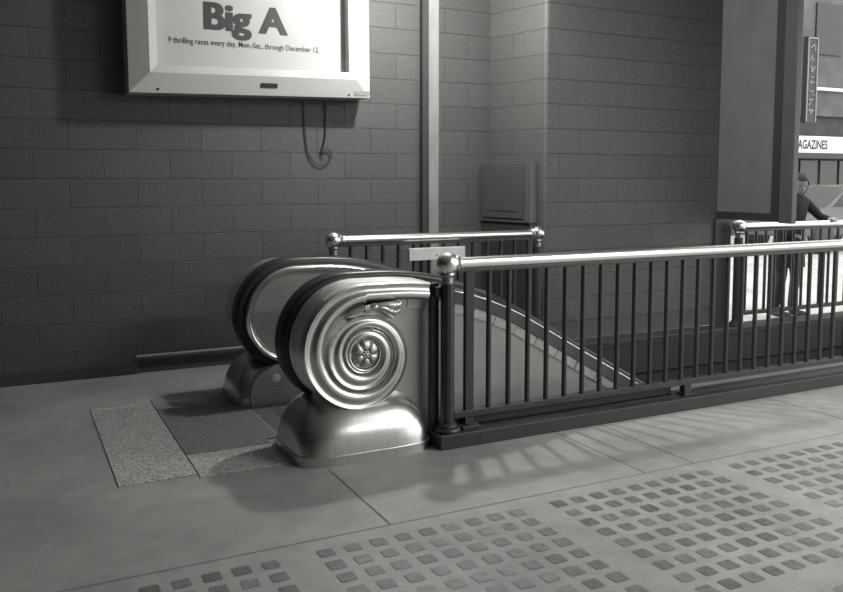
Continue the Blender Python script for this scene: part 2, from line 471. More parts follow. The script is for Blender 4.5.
def make_balustrade(name, label, Y0, s, far):
    t = thing(name, label, 'escalator balustrade', 'escalator scroll ends')
    pth = path(335)
    # ---- ribbed drum and deck: metal shell from the face edge back to the handrail
    sec = [(-BAND, 0.10), (-BAND, .004)]
    N = 26
    for i in range(N+1):
        u = 1-i/N
        sec.append((-BAND*u, -hprof(u)))
    sec += [(0.0, 0.0), (0.004, .008), (0.004, .055)]
    y = .055
    for i in range(5):
        sec += [(0.004, y), (-.010, y+.004), (-.010, y+.010), (.004, y+.014), (.0065, y+.022), (.004, y+.030)]
        y += .034
    sec += [(.004, .232), (-.02, .245), (-.03, .26)]
    # the band relief is only on the straight part; the round part has the full scroll face
    i0 = [i for i, (p, n) in enumerate(pth) if abs(p.x-CX) < 1e-6 and p.y > CZ][0]
    sec_r = [q for q in sec[N+3:]]
    bm = bmesh.new()
    sweep(bm, sec_r, pth[:i0+1], Y0, s)
    pst = [q for q in pth[i0:] if q[0].x < 2.10]
    zc = zpath(pth, 2.10); tv = (2.10-1.85)/2.0
    pst.append((Vector((2.10, zc)), Vector((tv, math.sqrt(1-tv*tv)))))
    sweep(bm, sec+[(-BAND, .26)], pst, Y0, s)
    drum = link('ribbed_casing', bm, m_steel, t, smooth=35)
    # sloping deck beyond the casing, set back, its edge highlight made as a bead
    bm = bmesh.new()
    pdk = [pst[-1]]+[q for q in pth[i0:] if q[0].x > 2.12]
    sweep(bm, [(-.098, .115), (-.098, .078), (-.032, .078), (-.026, .084), (-.018, .19), (-.010, .262)], pdk, Y0, s)
    dk = link('sloping_deck', bm, m_deck, t, smooth=35); dk['label'] = 'dark sloping deck'
    bm = bmesh.new()
    sweep(bm, [(-.034, .077), (-.030, .076), (-.026, .079), (-.026, .083), (-.032, .085)], pdk, Y0, s, closed=True)
    link('deck_highlight', bm, m_rail, dk, smooth=60)
    # ---- scroll face
    bm = bmesh.new()
    NP, NR = 300, 130
    rings = []
    for i in range(NP+1):
        ph = 90+360*i/NP; a = math.radians(ph); R0 = Rs(ph)
        ring = []
        for j in range(NR+1):
            r = R0+(0.004-R0)*j/NR
            ring.append(bm.verts.new((CX+r*math.cos(a), Y0-s*height(r, ph), CZ+r*math.sin(a))))
        rings.append(ring)
    for i in range(NP):
        for j in range(NR):
            bm.faces.new((rings[i][j], rings[i+1][j], rings[i+1][j+1], rings[i][j+1]))
    back = []
    for i in range(NP+1):
        v = rings[i][0]; back.append((bm.verts.new((v.co.x, Y0+s*0.004, v.co.z)), bm.verts.new((v.co.x, Y0+s*0.11, v.co.z))))
    for i in range(NP):
        bm.faces.new((rings[i][0], back[i][0], back[i+1][0], rings[i+1][0]))
        if 90+360*i/NP > 268: bm.faces.new((back[i][0], back[i][1], back[i+1][1], back[i+1][0]))
    face = link('scroll', bm, m_steel, t, smooth=45)
    # ---- rosette (six petals round a beaded centre) in the eye of the scroll
    bm = bmesh.new()
    n_a, n_r = 120, 22
    R0 = .077
    rr = []
    for i in range(n_a):
        a = 2*PI*i/n_a
        pet = abs(math.cos(3*(a-PI/2)))
        ring = []
        for j in range(n_r+1):
            q = j/n_r
            r = R0*(.84+.16*pet**.4)*q
            h = .026*math.sin(PI*min(1, q*.93+.02))**.6*(.2+.8*pet**.28)
            mid = math.exp(-((((a-PI/2+PI/6) % (PI/3))-PI/6)/.05)**2)
            h -= .002*mid*q
            if q < .3: h = max(h*.4, .004) + .004*math.sin(PI*q/.3)
            ring.append(bm.verts.new((CX+r*math.cos(a), Y0-s*(h-.012), CZ+r*math.sin(a))))
        rr.append(ring)
    for i in range(n_a):
        for j in range(n_r): bm.faces.new((rr[i][j], rr[(i+1) % n_a][j], rr[(i+1) % n_a][j+1], rr[i][j+1]))
    bmesh.ops.remove_doubles(bm, verts=bm.verts, dist=1e-5)
    for k in range(7):
        a = 2*PI*k/6
        c = (CX+(.014*math.cos(a) if k < 6 else 0), Y0-s*(.004 if k < 6 else .008), CZ+(.014*math.sin(a) if k < 6 else 0))
        r = bmesh.ops.create_uvsphere(bm, u_segments=10, v_segments=8, radius=.0095 if k < 6 else .011)
        for v in r['verts']: v.co += Vector(c)
    ro = link('rosette', bm, m_orn, face, smooth=60); ro['label'] = 'cast six-petal flower boss in the eye of the scroll'
    # ---- acanthus leaf in the gap between band and scroll
    bm = bmesh.new()
    def leafy(pts, rad, yy):
        q = [(x if x < 1.72 else 1.72+(x-1.72)*.80, z+.004) for x, z in pts]
        tube(bm, [(x, Y0-s*(yv+.006), z) for (x, z), yv in zip(q, yy)], [a_*1.3 for a_ in rad], 10, squash=1.0)
    leafy([(1.622, .785), (1.66, .800), (1.70, .812)], [.009, .013, .0145], [.0, .006, .010])
    for k in range(3):
        x = 1.704+k*.011
        leafy([(x, .787+k*.001), (x+.001, .802), (x+.002, .826+k*.001)], [.005, .0075, .005], [.012, .017, .012])
    leafy([(1.740, .812), (1.765, .816), (1.79, .814)], [.014, .017, .010], [.010, .014, .010])
    # three long lobes with curling tips
    leafy([(1.77, .822), (1.82, .822), (1.87, .818), (1.915, .815), (1.950, .822), (1.962, .838)], [.008, .012, .016, .017, .010, .003], [.010, .016, .018, .016, .020, .022])
    leafy([(1.77, .812), (1.80, .810), (1.84, .802), (1.87, .786), (1.905, .778), (1.935, .785), (1.945, .798)], [.006, .009, .011, .012, .013, .008, .003], [.012, .020, .022, .020, .020, .024, .026])
    leafy([(1.775, .802), (1.81, .796), (1.85, .778), (1.882, .757), (1.897, .742)], [.005, .008, .010, .010, .004], [.010, .014, .014, .014, .018])
    for x, z, dx in ((1.85, .822, .02), (1.88, .82, .02), (1.91, .818, .018), (1.86, .79, .018), (1.89, .782, .018)):
        leafy([(x, z+.012), (x+dx*.4, z), (x+dx, z-.012)], [.002, .004, .002], [.030, .034, .028])
    # backing web of the leaf, joining it to band and scroll
    pts = [(1.60, .765), (1.66, .79), (1.712, .805), (1.78, .835), (1.90, .842), (1.915, .842), (1.888, .775), (1.865, .735), (1.83, .745), (1.78, .77), (1.712, .772), (1.65, .765)]
    f0 = [bm.verts.new((x, Y0+s*.002, z)) for x, z in pts]; f1 = [bm.verts.new((x, Y0+s*.10, z)) for x, z in pts]
    n = len(pts); bm.faces.new(f0); bm.faces.new(f1)
    for i in range(n): bm.faces.new((f0[i], f0[(i+1) % n], f1[(i+1) % n], f1[i]))
    lf = link('leaf_ornament', bm, m_orn, face, smooth=50); lf['label'] = 'cast acanthus leaf flaring out of the scroll'
    # ---- outer side panel, frieze of plates under the band
    def skirt(yv, off, zlow, x0=CX, thick=0.01):
        bm = bmesh.new()
        xs = [x0+(6.4-x0)*i/60 for i in range(61)]
        top = [(x, zpath(pth, x)-off) for x in xs]
        rows = []
        for x, z in top:
            lo = zlow if x < 3.3 else min(zlow, z-.9)
            lo = min(lo, z-.02)
            rows.append([bm.verts.new((x, Y0+s*y_, z_)) for y_, z_ in ((yv, z), (yv, lo), (yv+thick, lo), (yv+thick, z))])
        for a, b in zip(rows, rows[1:]):
            for k in range(4): bm.faces.new((a[k], a[(k+1) % 4], b[(k+1) % 4], b[k]))
        bm.faces.new(rows[0]); bm.faces.new(rows[-1])
        return bm
    link('side_panel', skirt(.10, .09, -.30), m_panel, t)
    bm = bmesh.new()
    top = pth[i0:]
    # resample into plates .15 long
    xs = 1.86
    while xs < 5.2:
        xa, xb = xs, xs+.150
        q = []
        for x in (xa, (xa+xb)/2, xb):
            z = zpath(pth, x); z2 = zpath(pth, x+.01); tv = Vector((.01, z2-z)).normalized(); q.append((Vector((x, z)), Vector((-tv.y, tv.x))))
        sweep(bm, [(-.100, .10), (-.100, .088), (-.155, .088), (-.155, .10)], q, Y0, s, closed=True)
        xs += .1545
    link('frieze_plates', bm, m_frieze, t)
    # ---- handrail
    pr = path(296)
    sec = [(-.02, .262), (.012, .262), (.026, .268), (.034, .282), (.036, .31), (.036, .37), (.034, .395), (.026, .41), (.012, .416), (-.02, .416)]
    bm = bmesh.new(); sweep(bm, sec, pr, Y0, s, closed=True)
    h = link('handrail', bm, m_rubber, t, smooth=50); h['label'] = 'black rubber moving handrail'
    # ---- inner side: dark guide, bright bead, flat panel
    bm = bmesh.new(); sweep(bm, [(-.02, .26), (-.012, .26), (-.012, .43), (-.02, .44), (-.05, .44)], pr, Y0, s)
    link('handrail_guide', bm, m_black, t, smooth=40)
    bm = bmesh.new(); sweep(bm, [(-.020, .43), (-.016, .455), (-.022, .468), (-.034, .472), (-.046, .465), (-.052, .455), (-.054, .44), (-.058, .448), (-.066, .448), (-.070, .42)], pr, Y0, s)
    link('chrome_bead', bm, mat('chrome_bead', .85, .2, 1.0), t, smooth=50)
    bm = bmesh.new()
    ip = [i for i, (p, n) in enumerate(pr) if abs(p.x-CX) < 1e-6 and p.y > CZ][0]
    arc = [p+n*(-.066) for p, n in pr[:ip+1] if (p+n*(-.066)).x < CX+.001]
    loop = []
    for p in arc:
        zc_ = CZ
        loop.append(((p.x, p.y), (p.x, max(.30, 2*CZ-p.y if p.y > CZ else p.y) if False else .26)))
    up = [p for p in arc if p.y >= CZ]
    lowp = [p for p in arc if p.y < CZ]
    def low_at(x):
        best = CZ if x < min(p.x for p in lowp) else .30
        q = sorted([(p.x, p.y) for p in lowp])
        for (xa_, za_), (xb_, zb_) in zip(q, q[1:]):
            if xa_ <= x <= xb_: best = za_+(zb_-za_)*(x-xa_)/max(xb_-xa_, 1e-6)
        return best
    cols = [(p.x, p.y, low_at(p.x)) for p in sorted(up, key=lambda p: p.x)]
    xs = [CX+(6.4-CX)*i/60 for i in range(1, 61)]
    for x in xs:
        z = zpath(pth, x)-.068*(1 if x < 2 else 1.12)
        lo = .0 if x < 2.25 else min(z-.9, 0)
        if x < 1.9: lo = .2
        cols.append((x, z, lo))
    prev = None
    for x, z, lo in cols:
        cur = [bm.verts.new((x, Y0+s*yy, zz)) for yy, zz in ((.430, z), (.430, lo), (.415, lo), (.415, z))]
        if prev:
            for k in range(4): bm.faces.new((prev[k], prev[(k+1) % 4], cur[(k+1) % 4], cur[k]))
        prev = cur
    link('inner_panel', bm, mat('inner_panel_metal', .36, .40, .85, noise=.1, nscale=4), t)
    # ---- loaf-shaped base
    bm = bmesh.new()
    x0, x1, y0, y1 = 1.310, 2.106, -.10, (.455 if far else .50)
    cx, cy = (x0+x1)/2, (y0+y1)/2; hx, hy = (x1-x0)/2, (y1-y0)/2
    rows = []
    levels = [(0, 0, 0)]
    levels += [(.054, 0, 0), (.0545, .004, .004)]
    zt, zb = .338, .0545
    nseg = 16
    for i in range(1, nseg+1):
        q = i/nseg*PI/2
        z = zb + (zt-zb)*math.sin(q)**(2/2.1)
        levels.append((z, .006+.25*(1-math.cos(q)**(2/2.1)), .006+.26*(1-math.cos(q)**(2/2.0))))
    NA = 96
    for z, ix, iy in levels:
        ring = []
        a_, b_ = hx-ix, hy-iy
        pw = 5.0 - 2.0*(z/zt)
        for k in range(NA):
            a = 2*PI*k/NA
            c_, s_ = math.cos(a), math.sin(a)
            m_ = (abs(c_)**pw + abs(s_)**pw)**(-1/pw)
            ring.append(bm.verts.new((cx+a_*c_*m_, Y0+s*(cy+b_*s_*m_), z)))
        rows.append(ring)
    for a, b in zip(rows, rows[1:]):
        for k in range(NA): bm.faces.new((a[k], a[(k+1) % NA], b[(k+1) % NA], b[k]))
    bm.faces.new(rows[-1]); bm.faces.new(rows[0])
    base = link('newel_base', bm, m_steel2, t, smooth=60); base['label'] = 'rounded metal base block'
    # bead line of the plinth
    bm = bmesh.new()
    ring = []
    for k in range(NA+1):
        a = 2*PI*k/NA; c_, s_ = math.cos(a), math.sin(a); m_ = (abs(c_)**5+abs(s_)**5)**(-1/5)
        ring.append((cx+(hx+.001)*c_*m_, Y0+s*(cy+(hy+.001)*s_*m_), .053))
    tube(bm, ring, .0015, 6)
    link('base_seam', bm, mat('seam_metal', .8, .3, 1.0), base, smooth=60)
    # arched flat skirt on the inner side of the base, with its pale round disc
    yi = .452 if far else .497
    bm = bmesh.new()
    pts = [(1.395, .0), (1.395, .085)]
    for i in range(0, 17):
        a = PI - PI*i/16
        pts.append((1.715+.32*math.cos(a)*1.0, .085+.205*math.sin(a)**.85 if 0 < i < 16 else .085))
    pts += [(2.035, .0)]
    f0 = [bm.verts.new((x, Y0+s*(yi+.016), z+.001)) for x, z in pts]; f1 = [bm.verts.new((x, Y0+s*(yi-.17), z+.001)) for x, z in pts]
    n = len(pts); bm.faces.new(f0)
    for i in range(n): bm.faces.new((f0[i], f0[(i+1) % n], f1[(i+1) % n], f1[i]))
    es = [e for e in bm.edges if e.verts[0] in f0 and e.verts[1] in f0 and max(e.verts[0].co.z, e.verts[1].co.z) > .05]
    bmesh.ops.bevel(bm, geom=es, offset=.006, segments=2, affect='EDGES', profile=.5)
    sk = link('skirt_plate', bm, mat('skirt_metal', .5, .5, .5, noise=.08), base, smooth=40)
    link('skirt_seam', bx(1.398, 2.032, *(sorted((Y0+s*(yi+.016), Y0+s*(yi+.019)))), .093, .097), mat('seam_metal_2', .8, .3, 1.0), sk)
    bm = bmesh.new(); lathe(bm, [(.030, 0), (.030, -.006*s*-1), (.026, .009*s)], (1.565, Y0+s*(yi+.014), .185), 24, 'Y')
    ds = link('round_disc', bm, m_spot, sk, smooth=40); ds['label'] = 'white round disc'
    bm = bmesh.new(); lathe(bm, [(.005, 0), (.005, .004*s)], (1.445, Y0+s*(yi+.014), .125), 10, 'Y')
    link('screw', bm, m_black, sk)
    return t

make_balustrade('escalator_balustrade', 'nearer polished metal escalator scroll end with flower boss, facing the camera', 4.10, 1, False)
make_balustrade('escalator_balustrade', 'farther escalator end behind, showing flat inner panel and black handrail loop', 5.77, -1, True)

# steps of the escalator, descending between the balustrades
bm = bmesh.new()
x, z = 2.36, 0.0
for i in range(14):
    d_ = 0.0 if i < 2 else (.1 if i == 2 else .21)
    z -= d_
    box(bm, x, x+.40, 4.66, 5.21, z-.24, z)
    x += .40
tag(link('escalator_steps', bm, mat('step_metal', .08, .4, .5)), 'grooved metal steps sinking into the dark well between the balustrades', 'escalator steps')

# ------------------------------------------------------------------ railings
def ball_end(parent, x, y, z, r=.064, neck=True, name='ball_finial'):
    bm = bmesh.new()
    lathe(bm, sphere_prof(r, 16), (x, y, z), 28)
    return link(name, bm, m_rail, parent, smooth=80)

def railing(name, label, Y, x_post, x_end, x_bal, zb, zbr, right_ball=False, first_flat=False, cat='railing', ret=False, zbase=.07, pit=.1342, post_r=.038, xskip=()):
    t = thing(name, label, cat, 'iron railings round the escalator well')
    zr = 1.034 if Y < 5 else 1.048
    bm = bmesh.new()
    tube(bm, [(x_post+.05, Y, zr), (x_end-(.05 if right_ball else 0), Y, zr)], .033, 24)
    link('top_rail', bm, m_rail, t, smooth=60)
    bm = bmesh.new(); box(bm, x_post+.02, x_end, Y-.018, Y+.018, zr-.052, zr-.030, bev=.003)
    link('rail_strap', bm, m_black, t)
    xs = [x_post] + ([x_end] if right_ball else [])
    for i, x in enumerate(xs):
        bf = ball_end(t, x, Y, zr+.0)
        dr = 1 if i == 0 else -1
        bm = bmesh.new(); lathe(bm, [(.036, .050*dr), (.043, .052*dr), (.047, .060*dr), (.043, .070*dr), (.037, .074*dr), (.037, .086*dr), (.034, .088*dr)], (x, Y, zr), 24, 'X')
        link('collar', bm, m_rail, bf, smooth=40)
        bm = bmesh.new(); lathe(bm, [(.040, -.050), (.044, -.060), (.040, -.068), (.033, -.075), (.033, -.108), (.038, -.112)], (x, Y, zr), 24)
        link('neck', bm, mat('neck_metal', .35, .35, .9), bf, smooth=40)
        bm = bmesh.new()
        # fluted post with moulded foot
        nf = 12; sg = 72
        prof = [(.075, zbase), (.078, zbase+.012), (.072, zbase+.022), (.058, zbase+.026), (.060, zbase+.034), (.052, zbase+.044), (.041, zbase+.05)]
        lathe(bm, prof, (x, Y, 0), 32)
        rings = []
        for z in (zbase+.045, zr-.11):
            rings.append([bm.verts.new((x+(post_r+.001*math.cos(nf*2*PI*k/sg))*math.cos(2*PI*k/sg), Y+(post_r+.001*math.cos(nf*2*PI*k/sg))*math.sin(2*PI*k/sg), z)) for k in range(sg)])
        for k in range(sg): bm.faces.new((rings[0][k], rings[0][(k+1) % sg], rings[1][(k+1) % sg], rings[1][k]))
        bm.faces.new(rings[0]); bm.faces.new(rings[1])
        link('post', bm, m_black, t, smooth=40)
    # bottom rail
    bm = bmesh.new(); box(bm, x_post+.03, x_end, Y-.027, Y+.027, zbr-.036, zbr, bev=.003)
    link('bottom_rail', bm, m_black, t)
    if first_flat:
        bm = bmesh.new(); box(bm, 2.300, 2.356, Y-.016, Y+.016, zbase+.02, zr-.04, bev=.004)
        box(bm, 2.27, 2.386, Y-.045, Y+.045, zbase, zbase+.022, bev=.004)
        link('flat_bar', bm, m_black, t)
    x = x_bal; k = 0
    while x < x_end-.04:
        if not any(a < x < b for a, b in xskip):
            bm = bmesh.new(); tube(bm, [(x, Y, zbr-.01), (x, Y, zr-.04)], .0155, 10)
            link('baluster', bm, m_black, t, smooth=40)
        x += pit
    return t

front = railing('railing', 'long black iron railing with bright metal top rail, in front of the escalator', 4.06, 2.192, 8.0, 2.461, 0, .190, first_flat=True, zbase=.083)
# plinth of the front railing
bm = bmesh.new(); box(bm, 2.108, 8.05, 3.978, 4.155, 0.0, .083, bev=.005)
link('plinth', bm, m_black, front)
bm = bmesh.new(); box(bm, 2.25, 3.9, 4.10, 4.153, .083, .135, bev=.006)
link('kerb_moulding', bm, m_black, front)
for x in (3.985, 6.0, 7.8):
    bm = bmesh.new(); box(bm, x-.03, x+.03, 4.035, 4.085, .083, .165, bev=.004); box(bm, x-.045, x+.045, 4.02, 4.10, .083, .10, bev=.003)
    link('foot', bm, m_black, front)
# short return from the corner post back to the balustrade
bm = bmesh.new(); box(bm, 2.114, 2.162, 4.105, 4.150, .083, .925, bev=.004)
box(bm, 2.125, 2.20, 4.075, 4.145, .845, .905, bev=.004)
link('return_bar', bm, m_black, front)

back = railing('railing', 'short railing with ball ends behind the escalator, below the block wall', 5.87, 2.192, 4.035, 2.330, 0, .205, right_ball=True)
side = railing('railing', 'railing at the street opening with bright pavement showing between its bars', 5.87, 6.405, 8.5, 6.51, 0, .205, post_r=.042)

# ------------------------------------------------------------------ lumber
t = thing('wooden_board', 'upright pale wooden stud against the block wall behind the back railing', 'board')
link('stud', bx(3.372, 3.47, 6.60, 6.678, 0.0, 3.6, bev=.003), m_wood, t)
link('stud_shadow', bx(3.318, 3.372, 6.62, 6.678, 0.0, 3.6, bev=.003), mat('stud_shadow_dark', .035, .7), t)['label'] = 'dark strip standing in for the shadow along its left side'  # side shadow of the stud, built as a dark strip
t = thing('wooden_plank', 'short pale plank fixed level across the back railing bars', 'plank')
link('plank', bx(2.80, 3.30, 5.815, 5.853, .870, .966, bev=.003), mat('plank_lumber', 0.62, 0.7, noise=0.12, nscale=10), t)
bm = bmesh.new(); lathe(bm, [(.007, 0), (.007, -.003)], (3.04, 5.816, .905), 10, 'Y')
link('nail_hole', bm, m_black, t)

# ------------------------------------------------------------------ cabinet on the pier
t = thing('utility_cabinet', 'grey metal cabinet with dark lower part against the pier beside the back railing', 'cabinet')
t.location = (P0.x, P0.y, 0); t.rotation_euler = (0, 0, ang)
link('upper_body', bx(-.02, .615, -.105, -.002, 1.12, 1.655, bev=.006), m_cab, t)
link('door', bx(.03, .535, -.115, -.105, 1.16, 1.62, bev=.003), m_cab, t)
link('door_panel', bx(.08, .485, -.119, -.115, 1.22, 1.56, bev=.003), m_cab, t)
link('edge_strip', bx(.565, .60, -.113, -.105, 1.13, 1.65, bev=.003), mat('edge_paint', .11, .5), t)
link('lower_body', bx(-.01, .61, -.09, -.002, 0.0, 1.12, bev=.004), m_cabd, t)
for k in range(3): link('lower_rib', bx(.08+k*.2, .10+k*.2, -.097, -.09, .1, 1.08, bev=.002), m_cabd, t)

# ------------------------------------------------------------------ lightbox poster
t = thing('poster_display', 'white framed wall poster case reading Big A above the escalator', 'poster case')
t.location = (0, 0, 0)
xa, xb, z0 = 0.835, 2.742, 2.140
YF = 6.36
tilt = math.radians(1.15)
def tl(x, z): # tilt about lower left corner
    dx, dz = x-xa, z-z0
    return (xa+dx*math.cos(tilt)-dz*math.sin(tilt)*0.35, z0+dx*math.sin(tilt)+dz*math.cos(tilt))
ztop = 3.30
fw = .20
corn_o = [(xa, z0), (xb, z0), (xb, ztop), (xa, ztop)]
corn_i = [(xa+fw, z0+fw), (xb-fw*.98, z0+fw), (xb-fw*.98, ztop-fw), (xa+fw, ztop-fw)]
YB, YO, YI, YP = 6.678, 6.50, 6.40, 6.50
def flange(i):
    """one mitred side: outer edge -> small lip -> sloped face -> inner reveal"""
    bm = bmesh.new()
    j = (i+1) % 4
    def P(c, f, y): # f: 0 outer,1 inner
        x = corn_o[c][0]+(corn_i[c][0]-corn_o[c][0])*f; z = corn_o[c][1]+(corn_i[c][1]-corn_o[c][1])*f
        x, z = tl(x, z); return (x, y, z)
    sec = [(0, YB), (0, YI+.05), (.72, YI), (1.0, YI+.012), (1.0, YP)]
    A = [bm.verts.new(P(i, f, y)) for f, y in sec]; B = [bm.verts.new(P(j, f, y)) for f, y in sec]
    for k in range(len(sec)-1): bm.faces.new((A[k], A[k+1], B[k+1], B[k]))
    return bm
for i, nm in enumerate(('frame_rail', 'frame_stile', 'frame_rail', 'frame_stile')):
    link(nm, flange(i), m_white, t)
link('back_box', bx(xa+.03, xb-.03, 6.56, 6.678, z0+.05, ztop-.03), m_white, t)
bm = bmesh.new()
vs = [bm.verts.new((x, YP, z)) for x, z in [tl(*c) for c in ((xa+fw-.01, z0+fw-.01), (xb-fw+.01, z0+fw-.01), (xb-fw+.01, ztop-fw+.01), (xa+fw-.01, ztop-fw+.01))]]
bm.faces.new(vs)
r = bmesh.ops.extrude_face_region(bm, geom=bm.faces[:]); 
for v in r['geom']:
    if isinstance(v, bmesh.types.BMVert): v.co.y += .03
poster = link('poster', bm, m_poster, t)
def lettering(txt, x0, x1, zbase, y, bold, parent, m, name='lettering', height=None, rz=0.0, squeeze=True, shear=0):
    cu = bpy.data.curves.new(name, 'FONT'); cu.body = txt; cu.size = 1.0; cu.offset = bold; cu.extrude = 0.0
    to = bpy.data.objects.new('tmp', cu); C.objects.link(to)
    dg = bpy.context.evaluated_depsgraph_get(); dg.update()
    me = bpy.data.meshes.new_from_object(to.evaluated_get(dg))
    bpy.data.objects.remove(to)
    xs = [v.co.x for v in me.vertices]; mn, mxx = min(xs), max(xs)
    sx = (x1-x0)/(mxx-mn); sz = height/0.73 if height else sx
    for v in me.vertices:
        v.co = Vector((x0+(v.co.x-mn)*sx, y, zbase+v.co.y*sz))
    me.materials.clear(); me.materials.append(m)
    o = bpy.data.objects.new(name, me); C.objects.link(o); o.parent = parent
    return o
l1 = lettering('Big A', 1.402, 2.052, 2.652, YP-.002, .028, poster, m_ink, 'headline', height=.205)
hm = bmesh.new(); hm.from_mesh(l1.data); g0 = hm.verts[:] + hm.edges[:] + hm.faces[:]
for dx, dy in ((-.007, -.0004), (.007, -.0008)):
    d2 = bmesh.ops.duplicate(hm, geom=g0)
    for v in d2['geom']:
        if isinstance(v, bmesh.types.BMVert): v.co += Vector((dx, dy, 0))
hm.to_mesh(l1.data); hm.free()
l1['label'] = 'heavy black headline Big A'
l2 = lettering('9 thrilling races every day, Mon.-Sat., through December 12.', 1.130, 2.318, 2.528, YP-.002, .009, poster, m_ink, 'caption_line', height=.044)
l2['label'] = 'small black line of text 9 thrilling races every day, Mon.-Sat., through December 12.'
# small plate and stickers on the lower frame rail
def on_flange(x0, x1, f0, f1, m, name):
    bm = bmesh.new()
    def P(x, f):
        X, Z = tl(x, z0+fw*f)
        return (X, YI+.05-.05*f/.72-.0035, Z)
    bm.faces.new([bm.verts.new(P(*q)) for q in ((x0, f0), (x1, f0), (x1, f1), (x0, f1))])
    r = bmesh.ops.extrude_face_region(bm, geom=bm.faces[:])
    for v in r['geom']:
        if isinstance(v, bmesh.types.BMVert): v.co.y += .003
    return link(name, bm, m, t)
on_flange(1.81, 1.945, .28, .46, m_ink, 'name_plate')['label'] = 'small black plate'
on_flange(2.60, 2.735, .10, .27, mat('sticker', .4, .6), 'sticker')
on_flange(1.03, 1.048, .10, .17, m_black, 'screw'); on_flange(2.545, 2.56, .07, .14, m_black, 'screw')

# loose cable under the poster case
bm = bmesh.new()
def smoothpts(p, n=10):
    out = []
    p = [Vector(q) for q in p]
    for i in range(len(p)-1):
        a = p[max(i-1, 0)]; b = p[i]; c = p[i+1]; e = p[min(i+2, len(p)-1)]
        for k in range(n):
            t_ = k/n
            out.append(0.5*((2*b)+(-a+c)*t_+(2*a-5*b+4*c-e)*t_**2+(-a+3*b-3*c+e)*t_**3))
    out.append(p[-1]); return out
tube(bm, smoothpts([(2.24, 6.665, 2.155), (2.245, 6.665, 1.95), (2.265, 6.665, 1.76), (2.31, 6.66, 1.66), (2.38, 6.655, 1.625), (2.46, 6.655, 1.66), (2.475, 6.655, 1.72), (2.43, 6.655, 1.765), (2.395, 6.65, 1.735)]), .005, 8)
tube(bm, smoothpts([(2.43, 6.665, 2.155), (2.428, 6.665, 1.9), (2.405, 6.66, 1.78), (2.39, 6.65, 1.73), (2.42, 6.65, 1.71), (2.40, 6.65, 1.74)]), .006, 8)
tag(link('electric_cable', bm, m_black, smooth=60), 'loose black cable looped on the wall under the poster case', 'cable')

# ------------------------------------------------------------------ framed board beside the opening
t = thing('hanging_board', 'tall blank grey board in a dark frame at the edge of the street opening', 'board')
link('board', bx(6.235, 6.262, 5.35, 5.995, 1.197, 3.6), m_board, t)
bm = bmesh.new(); box(bm, 6.225, 6.265, 5.24, 5.995, 1.122, 1.197, bev=.004); box(bm, 6.225, 6.265, 5.24, 5.35, 1.197, 3.6, bev=.004)
link('frame', bm, m_frame, t)
link('end_post', bx(6.20, 6.262, 5.10, 5.24, 1.112, 3.6, bev=.006), m_col, t)
link('end_panel', bx(6.20, 6.405, 5.97, 6.0, .07, 1.122), m_frame, t)

# ------------------------------------------------------------------ person leaning on the rail
def skin_body(name, joints, edges, m, parent=None, sub=2, root=0):
    bm = bmesh.new()
    vs = [bm.verts.new(j[0]) for j in joints]
    for a, b in edges: bm.edges.new((vs[a], vs[b]))
    me = bpy.data.meshes.new(name); bm.to_mesh(me); bm.free()
    o = bpy.data.objects.new(name, me); C.objects.link(o)
    md = o.modifiers.new('skin', 'SKIN'); md.use_smooth_shade = True
    for i, j in enumerate(joints):
        r = j[1]; sv = me.skin_vertices[0].data[i]
        sv.radius = (r, r) if not isinstance(r, tuple) else r
        sv.use_root = (i == root)
    sd = o.modifiers.new('sub', 'SUBSURF'); sd.levels = sub; sd.render_levels = sub
    dg = bpy.context.evaluated_depsgraph_get(); dg.update()
    me2 = bpy.data.meshes.new_from_object(o.evaluated_get(dg))
    o.modifiers.clear(); o.data = me2; me2.materials.clear(); me2.materials.append(m)
    me2.shade_smooth()
    if parent: o.parent = parent
    return o
ps = thing('person', 'person with dark hair in a dark coat, leaning with one hand on the bright rail', 'person')
ps.location = (7.60, 6.22, 0)
# facing -Y (towards the hall)
H_ = 1.57
J = [((0, .06, .86), .14), ((0, .05, 1.02), (.145, .10)), ((0, .02, 1.18), (.16, .105)), ((0, -.01, 1.29), (.13, .08)), ((0, -.03, 1.345), .05), ((0, -.045, 1.41), .05),   # 0-5 spine, neck, head base
     ((.165, -.01, 1.26), .058), ((.25, -.13, 1.10), .046), ((.19, -.30, 1.085), .033),                         # 6-8 right arm to the rail
     ((-.165, -.01, 1.26), .058), ((-.23, .02, 1.02), .046), ((-.17, -.16, .92), .033),                         # 9-11
     ((.09, .07, .78), .092), ((.10, .03, .46), .060), ((.10, .08, .09), .042), ((.11, -.06, .035), .034),      # legs 12-15
     ((-.09, .07, .78), .092), ((-.10, .05, .46), .060), ((-.10, .12, .09), .042), ((-.12, -.02, .035), .034)]
E_ = [(0, 1), (1, 2), (2, 3), (3, 4), (4, 5), (3, 6), (6, 7), (7, 8), (3, 9), (9, 10), (10, 11), (0, 12), (12, 13), (13, 14), (14, 15), (0, 16), (16, 17), (17, 18), (18, 19)]
body = skin_body('clothed_body', J, E_, m_coat, ps)
# coat skirt
bm = bmesh.new()
rings = []
for z, rx, ry, oy in ((.56, .205, .155, .06), (.70, .195, .15, .06), (.90, .18, .135, .055), (1.08, .178, .122, .04), (1.20, .185, .115, .01), (1.28, .15, .09, -.01), (1.33, .075, .065, -.025), (1.355, .06, .058, -.03)):
    rings.append([bm.verts.new((rx*math.cos(2*PI*k/28)*(1+.02*math.sin(5*2*PI*k/28)), oy+ry*math.sin(2*PI*k/28), z)) for k in range(28)])
for a, b in zip(rings, rings[1:]):
    for k in range(28): bm.faces.new((a[k], a[(k+1) % 28], b[(k+1) % 28], b[k]))
link('coat', bm, m_coat, ps, smooth=60)
